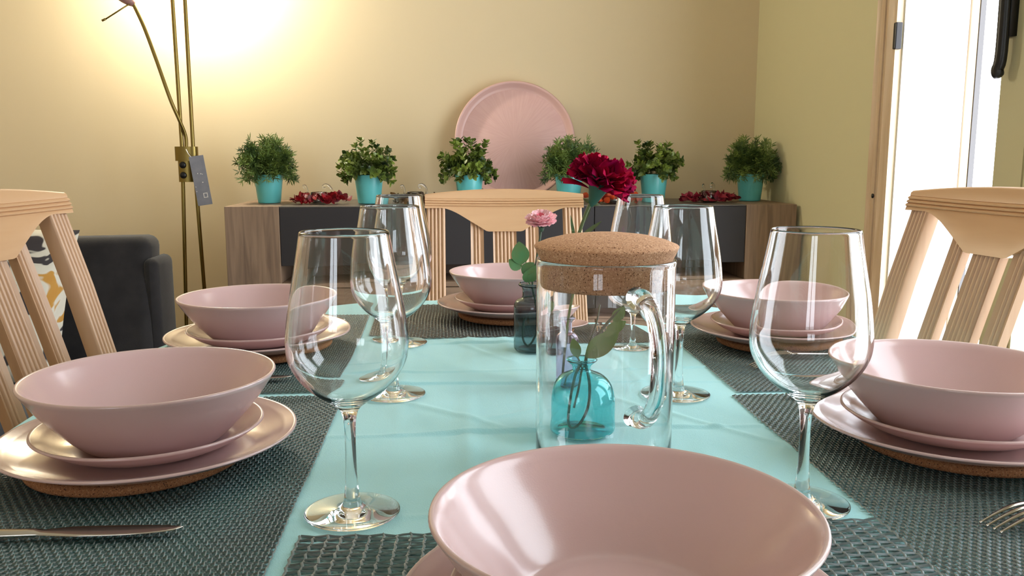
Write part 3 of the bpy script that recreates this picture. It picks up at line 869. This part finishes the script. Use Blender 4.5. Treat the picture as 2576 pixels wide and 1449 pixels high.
# ------------------------------------------------------------------ sideboard
SX0, SX1, SY, ST = -.698, 1.108, 2.70, TZ+.2806-.1503
SD = SY+.43
sb = thing('sideboard', 'low sideboard of grey oak with graphite fronts, along the back wall', 'sideboard', ((SX0+SX1)/2, (SY+SD)/2, 0))
ox, oy = -(SX0+SX1)/2, -(SY+SD)/2
def sbox(name, lo, hi, m, bev=.0015, parent=None):
    return box(name, (lo[0]+ox, lo[1]+oy, lo[2]), (hi[0]+ox, hi[1]+oy, hi[2]), m, parent or sb, bev)
ST = TZ+.1300
LW = .165
sbox('end_panel', (SX0, SY, 0), (SX0+LW, SD, ST), M['oak'])
sbox('end_panel', (SX1-LW, SY, 0), (SX1, SD, ST), M['oak'])
sbox('top_panel', (SX0+LW, SY+.004, ST-.0045), (SX1-LW, SD, ST-.0005), M['topgrey'])
zf0, zn = ST-.186, ST-.240
nd = 3; dw = (SX1-SX0-2*LW)/nd
for k in range(nd):
    a = SX0+LW+k*dw
    sbox('flap_door', (a+.001, SY+.002, zf0), (a+dw-.001, SY+.02, ST-.005), M['grphite'])
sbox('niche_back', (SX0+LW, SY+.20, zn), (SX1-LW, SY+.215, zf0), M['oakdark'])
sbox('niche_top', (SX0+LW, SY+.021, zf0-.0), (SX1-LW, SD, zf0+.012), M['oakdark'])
sbox('shelf', (SX0+LW, SY+.003, zn-.016), (SX1-LW, SD, zn), M['oakh'])
for k in range(nd):
    a = SX0+LW+k*dw
    sbox('drawer', (a+.002, SY+.001, .32), (a+dw-.002, SY+.02, zn-.018), M['oakh'])
    sbox('drawer', (a+.002, SY+.001, .08), (a+dw-.002, SY+.02, .316), M['oakh'])
sbox('plinth', (SX0+LW, SY+.03, 0), (SX1-LW, SD, .078), M['oakdark'])

# ------------------------------------------------------------------ plants on the sideboard
POT = [(0, 0), (.033, 0), (.0355, .001), (.0362, .003), (.037, .006), (.0455, .082), (.0475, .090), (.0478, .0925), (.0470, .0935), (.0458, .0920), (.0440, .080), (0, .080)]
def pot(parent):
    lathe('pot', POT, M['turqpot'], parent, seg=64)
    lathe('soil', [(0, .0805), (.030, .0835), (.0438, .0805)], M['soil'], parent, seg=32)
def fuzzy(parent, seed):
    rd_ = random.Random(seed); mb_ = MB()
    for s_ in range(200):
        a = rd_.uniform(0, 2*pi); ct = rd_.uniform(-.30, 1)**1; el = math.asin(max(-1, min(1, ct)))
        Rr = (.096+.006*sin(a*3+seed))*rd_.uniform(.70, 1.02)
        tip = Vector((cos(a)*cos(el)*Rr, sin(a)*cos(el)*Rr, .098+sin(el)*Rr*1.20+.006))
        b = Vector((cos(a)*.020, sin(a)*.020, .082))
        mid = (b+tip)*.5+Vector((0, 0, .03*(1-abs(ct))))
        P = spline([b, mid, tip], 5)
        mb_.tube(P, .0006, 3, cap=False)
        for i in range(3, len(P)):
            for q in range(5):
                d = (P[i]-P[i-1]).normalized()
                rv = Vector((rd_.gauss(0, 1), rd_.gauss(0, 1), rd_.gauss(0, 1))).normalized()
                dd = (d*.6+rv*.8).normalized()
                mb_.leaf(P[i], dd, rv.cross(dd)+Vector((0, 0, .01)), rd_.uniform(.014, .024), .0030, rd_.uniform(-.6, .9), .2, 3)
    return mb_.build('foliage', M['grass'], parent)
def boxy(parent, seed):
    rd_ = random.Random(seed); mb_ = MB()
    for s_ in range(70):
        a = rd_.uniform(0, 2*pi); ct = rd_.uniform(-.28, 1); el = math.asin(ct)
        Rr = .094*rd_.uniform(.62, 1.12)
        tip = Vector((cos(a)*cos(el)*Rr, sin(a)*cos(el)*Rr, .098+sin(el)*Rr*1.12))
        b = Vector((cos(a)*.018, sin(a)*.018, .082))
        mid = (b+tip)*.5+Vector((0, 0, .02*(1-abs(ct))))
        P = spline([b, mid, tip], 5)
        mb_.tube(P, .0009, 4, cap=False)
        for i in range(3, len(P)):
            d = (P[i]-P[i-1]).normalized()
            u = d.orthogonal().normalized(); u.rotate(Matrix.Rotation(i*1.3+s_, 3, d))
            for sg in (-1, 1):
                dd = (u*sg*1.0+d*.55).normalized()
                mb_.leaf(P[i], dd, d, rd_.uniform(.015, .022), rd_.uniform(.012, .015), -.3, .25, 4)
        for q in range(3):
            rv = Vector((rd_.gauss(0, 1), rd_.gauss(0, 1), rd_.gauss(0, 1))).normalized()
            mb_.leaf(P[-1], (d*.8+rv*.7), d.orthogonal(), .014, .010, .2, .25, 4)
    return mb_.build('foliage', M['leafg'], parent)
ZS = ST+.0005
pl = [('f', (-.601, 2.900), 0, 'feathery plant in a turquoise pot, leftmost on the sideboard'),
      ('b', (-.268, 2.840), 0, 'round leaved plant in a turquoise pot, second from the left on the sideboard'),
      ('b', (.058, 2.850), 1, 'round leaved plant in a turquoise pot, overlapping the left of the pink tray'),
      ('f', (.392, 2.880), 2.2, 'feathery plant in a turquoise pot, before the right edge of the pink tray'),
      ('b', (.682, 2.885), 3, 'round leaved plant in a turquoise pot, just right of the crimson carnation'),
      ('f', (1.030, 2.925), 4.1, 'feathery plant in a turquoise pot, rightmost on the sideboard by the corner')]
protos = {}
for n_, (kd, (x, y), rz, lab) in enumerate(pl):
    if kd == 'f' and 'f' in protos: copy_thing(protos['f'], (x, y, ZS), rz, lab); continue
    t = thing('potted_plant', lab, 'potted plant', (x, y, ZS), rz, 'small plants in turquoise pots')
    pot(t)
    (fuzzy if kd == 'f' else boxy)(t, 3+n_*7)
    protos.setdefault(kd, t)

# ------------------------------------------------------------------ tray leaning on the wall
tr = thing('round_tray', 'large round pink tray with a raised rim, leaning on the back wall', 'tray', (.226, 3.035, ZS), 0)
RT = .211
tprof = [(0, 0), (.186, 0), (.196, .004), (.203, .016), (.208, .020), (.213, .019), (RT, .016), (.212, .012), (.204, .004), (.198, -.003), (.186, -.006), (0, -.006)]
to = lathe('tray_rim', tprof, M['tray'], tr, seg=120)
td = lathe('tray_base', [(0, .0012), (.184, .0012), (.1855, .0002)], M['trayprint'], tr, seg=120)
lean = math.asin(.10/.43)
for o in (to, td):
    o.rotation_euler = (R(90)-lean, 0, 0)
    o.location = (0, .006+sin(lean)*RT, cos(lean)*RT+.001)

# ------------------------------------------------------------------ glass candle holders in petal rings
def petal_ring(mb_, seed, rx, ry, n=70, size=.026):
    rd_ = random.Random(seed)
    for k in range(n):
        a = rd_.uniform(0, 2*pi); rr = rd_.uniform(.62, 1)
        p = Vector((rx*rr*cos(a), ry*rr*sin(a),   .004+rd_.uniform(0, .016)))
        d = Vector((rd_.gauss(0, 1), rd_.gauss(0, 1), rd_.uniform(.1, 1.0))).normalized()
        nn = Vector((rd_.gauss(0, 1), rd_.gauss(0, 1), rd_.gauss(0, 1)))
        mb_.leaf(p, d, nn+Vector((0, 0, .01)), rd_.uniform(.7, 1.2)*size, size*.85, rd_.uniform(-1, 1), rd_.uniform(-.6, .8), 4)
def holder(parent):
    parent.scale = (1.2, 1.2, 1.25)
    lathe('cup', [(0, 0), (.021, 0), (.023, .002), (.0245, .010), (.0240, .022), (.0222, .030), (.0212, .0305), (.0205, .029), (.0222, .020), (.0222, .010), (.020, .005), (0, .0045)], M['glass'], parent, seg=40)
    for s_, hh in ((-1, .052), (1, .050)):
        mb_ = MB()
        pth = [(s_*.024, 0, .010), (s_*.032, 0, .020), (s_*.034, 0, .034), (s_*.028, 0, .045), (s_*.018, 0, hh), (s_*.010, 0, .046), (s_*.011, 0, .040), (s_*.017, 0, .041)] if s_ > 0 else \
              [(s_*.024, 0, .012), (s_*.030, 0, .022), (s_*.032, 0, .036), (s_*.036, 0, .047), (s_*.042, 0, .046), (s_*.040, 0, .039)]
        P_ = spline(pth, 5)
        mb_.tube(P_, [.0030-.0012*i/len(P_) for i in range(len(P_))], 10)
        mb_.build('scroll', M['glass'], parent)
deco = [((-.428, 2.835), 'redpet', 'dark red', 'between the two leftmost plants'), ((-.118, 2.830), 'brownpet', 'brown and gold', 'left of the far chair'),
        ((.530, 2.790), 'orangepet', 'orange', 'below the crimson carnation'), ((.868, 2.865), 'crimpet', 'crimson', 'beside the rightmost plant')]
h0 = None
for i, ((x, y), mk, cname, wh) in enumerate(deco):
    mb = MB(); petal_ring(mb, 40+i, .084 if i != 3 else .092, .050, 80)
    mb.V = [(a, b, max(c, .0006)) for a, b, c in mb.V]
    tag(mb.build('petal_wreath', M[mk], None, (x, y, ZS)), '%s dried petals on the sideboard, %s' % (cname, wh), 'petals')
    lab = 'clear glass tealight holder with scrolls in the %s petals' % cname
    if h0 is None:
        h0 = thing('candle_holder', lab, 'candle holder', (x, y, ZS), .25, 'glass tealight holders on the sideboard'); holder(h0)
        c0 = thing('tealight_candle', 'white tealight inside the glass holder in the %s petals' % cname, 'candle', (x, y, ZS+.005), 0, 'tealights in the glass holders')
        lathe('tin_cup', [(0, 0), (.0185, 0), (.019, .0005), (.019, .014), (.0185, .0142), (.0183, .012), (0, .012)], M['tin'], c0, seg=32)
        lathe('wax', [(0, .0122), (.0182, .0122), (0, .0128)], M['wax'], c0, seg=32)
        mb = MB(); mb.tube([(0, 0, .012), (0, 0, .017)], .0007, 6); mb.build('wick', M['black'], c0)
    else:
        copy_thing(h0, (x, y, ZS), .25+i*.2, lab)
        copy_thing(c0, (x, y, ZS+.005), 0, 'white tealight inside the glass holder in the %s petals' % cname)

# ------------------------------------------------------------------ floor lamp
EZ = TZ
lo_ = (-.86, 2.90, 0)
lamp = thing('floor_lamp', 'twin pole brass floor lamp with a bent reading arm, left of the sideboard', 'lamp', lo_)
def lr(x, z, y=2.90): return Vector((x-lo_[0], y-lo_[1], z))
mb = MB(); mb.tube([lr(-.926, .02), lr(-.893, EZ-.28), lr(-.8735, EZ+.30), lr(-.8775, EZ+.80), lr(-.866, EZ+1.002)], .0062, 14); mb.build('pole', M['brass'], lamp)
mb = MB(); mb.tube([lr(-.815, .02), lr(-.8265, EZ-.19), lr(-.8385, EZ+.31), lr(-.8385, EZ+.80), lr(-.852, EZ+1.002)], .0062, 14); mb.build('pole', M['brass'], lamp)
lathe('base', [(0, 0), (.125, 0), (.130, .006), (.126, .018), (.08, .028), (0, .030)], M['brass'], lamp, seg=64)
mb = MB()
def flatcyl(x0, x1, z0, z1, ry, seg=28):
    poly_ = []
    for k in range(seg):
        a = 2*pi*k/seg; cx_ = (x0+x1)/2; hw = (x1-x0)/2
        poly_.append((cx_+hw*abs(cos(a))**.7*(1 if cos(a) > 0 else -1), ry*abs(sin(a))**.7*(1 if sin(a) > 0 else -1)))
    mb.extrude(poly_, lambda p, t: lr(p[0], t, 2.90+p[1]), z0, z1)
flatcyl(-.896, -.824, EZ+.268, EZ+.314, .020)
flatcyl(-.888, -.840, EZ+.200, EZ+.268, .017)
br = autosmooth(recalc(mb.build('bracket', M['brass'], lamp)))
for z in (EZ+.255, EZ+.222):
    k_ = lathe('switch_knob', [(0, 0), (.0105, 0), (.0105, .006), (.009, .009), (0, .010)], M['black'], lamp, tuple(lr(-.869, z, 2.884)), 24); k_.rotation_euler = (R(90), 0, 0)
mb = MB()
P_ = spline([lr(-.862, EZ+.29), lr(-.860, EZ+.345), lr(-.872, EZ+.40, 2.88), lr(-.893, EZ+.464, 2.87), lr(-.930, EZ+.589, 2.87), lr(-.961, EZ+.687, 2.87), lr(-.993, EZ+.765, 2.87)], 7)
mb.tube(P_, .0058, 12); mb.build('gooseneck_arm', M['brass'], lamp)
mb = MB()
dv = Vector((-.72, -.1, .69)).normalized(); b_ = lr(-.987, EZ+.752, 2.87)
mb.tube([b_, b_+dv*.010, b_+dv*.03, b_+dv*.07, b_+dv*.12], [.008, .014, .020, .026, .045], 24); mb.build('reading_head', M['rosewood'], lamp)
mb = MB(); mb.tube([lr(-.992, EZ+.756, 2.86), lr(-1.070, EZ+.704, 2.85)], .0024, 8); mb.tube([lr(-1.068, EZ+.7055, 2.85), lr(-1.080, EZ+.700, 2.85)], .0036, 8); mb.build('adjusting_rod', M['brass'], lamp)
# uplighter dish (above the frame) with its bulb
mb = MB()
V, F, _ = lathe_data([(.012, EZ+1.00), (.06, EZ+1.005), (.12, EZ+1.035), (.145, EZ+1.075), (.142, EZ+1.078), (.117, EZ+1.040), (.058, EZ+1.012), (0, EZ+1.006)], 48)
mb.add([(v[0]-.005, v[1], v[2]) for v in V], F); 
md = mat('frosted_lamp_glass', (250, 240, 210), .4, trans=.6); mb.build('lamp_dish', md, lamp)
l = bpy.data.lights.new('lamp_bulb', 'POINT'); l.energy = 24; l.color = (1.0, .95, .80); l.shadow_soft_size = .03
lb = bpy.data.objects.new('lamp_bulb', l); C.objects.link(lb); lb.location = (-.865, 2.985, EZ+.955)
# hanging price tag
tg = thing('swing_tag', 'grey cardboard swing tag hanging from the brass floor lamp bracket', 'tag', (-.812, 2.872, EZ+.205))
tg.rotation_euler = (R(-3), R(-8), R(10))
mb = MB(); mb.box((-.0225, -.0006, -.080), (.0225, .0006, .080))
for a, b in (((.000, -.0565), (.013, -.0545)), ((.000, -.0430), (.013, -.0410)), ((.000, -.0565), (.002, -.041)), ((.011, -.0565), (.013, -.041))):
    mb.box((a[0], -.0011, a[1]), (b[0], -.0005, b[1]))
for x, z, w_ in ((-.006, .022, .002), (.003, .020, .003), (.008, .018, .0015), (.004, -.008, .003), (-.019, -.02, .0015), (-.019, -.035, .0015)):
    mb.box((x, -.0011, z), (x+w_, -.0005, z+.003))
mesh_obj('card', mb.V, mb.F, None, tg, smooth=False, fm=[0]*6+[1]*(len(mb.F)-6), mats=[M['tag'], M['white']])
mb = MB(); mb.tube([(-.015, 0, .078), (-.022, 0, .090), (-.028, .012, .108)], .0014, 6); mb.build('tie', M['white'], tg)

# ------------------------------------------------------------------ dark armchair with cushion
ac = thing('armchair', 'charcoal upholstered armchair behind the left dining chair', 'armchair', (-1.17, 2.36, 0), R(0))
def bulge(f):
    return f
def acbox(name, lo, hi, m, bev, xf=None): return box(name, lo, hi, m, ac, bev, seg=4, xf=xf)
def bk(v):
    x, y, z = v; u = (x+.0)/.33
    if z > .6: z = z-.018*max(0, u)**2-.030*max(0, -u)**2
    return Vector((x, y+(z-.5)*.16, z))
b = acbox('backrest', (-.33, .02, .36), (.335, .13, EZ+.078), M['dark_fabric'], .028, bk)
acbox('side_wing', (.315, .05, .16), (.358, .20, EZ+.004), M['dark_fabric'], .022)
acbox('side_wing', (-.375, .05, .16), (-.325, .20, EZ-.02), M['dark_fabric'], .022)
acbox('seat_cushion', (-.32, -.46, .33), (.325, .05, .46), M['seat_fabric'], .03)
acbox('seat_base', (-.33, -.45, .16), (.325, .14, .335), M['dark_fabric'], .02)
for sx in (-.28, .28):
    for sy_ in (-.40, .10):
        lg = MB(); lg.tube([(sx, sy_, 0), (sx, sy_, .165)], [.012, .02], 12); lg.build('leg', M['black'], ac)
for o in list(ac.children):
    if o.type == 'MESH' and o.name[:3] != 'leg': autosmooth(o, 60)
# cushion leaning on the backrest
bm = bmesh.new(); bmesh.ops.create_grid(bm, x_segments=24, y_segments=24, size=.5)
bm2 = bm.copy(); V = []; F = []
n_ = 24
for side in (1, -1):
    for i in range(n_+1):
        for j in range(n_+1):
            u = i/n_*2-1; v = j/n_*2-1
            e = (1-u**4)*(1-v**4)
            V.append((u*.21*(1-.06*(1-v*v)), side*(.065*e**.45), v*.21*(1-.06*(1-u*u))))
N = (n_+1)**2
for s_ in (0, 1):
    for i in range(n_):
        for j in range(n_):
            a = s_*N+i*(n_+1)+j; q = (a, a+1, a+n_+2, a+n_+1); F.append(q if s_ else q[::-1])
bm.free(); bm2.free()
cu = mesh_obj('cushion', V, F, M['cushion'], None, (-1.205, 2.270, .660))
cu.rotation_euler = (R(-14), R(6), R(3))
tag(cu, 'cream cushion printed with dark branches, leaning in the dark armchair', 'cushion')
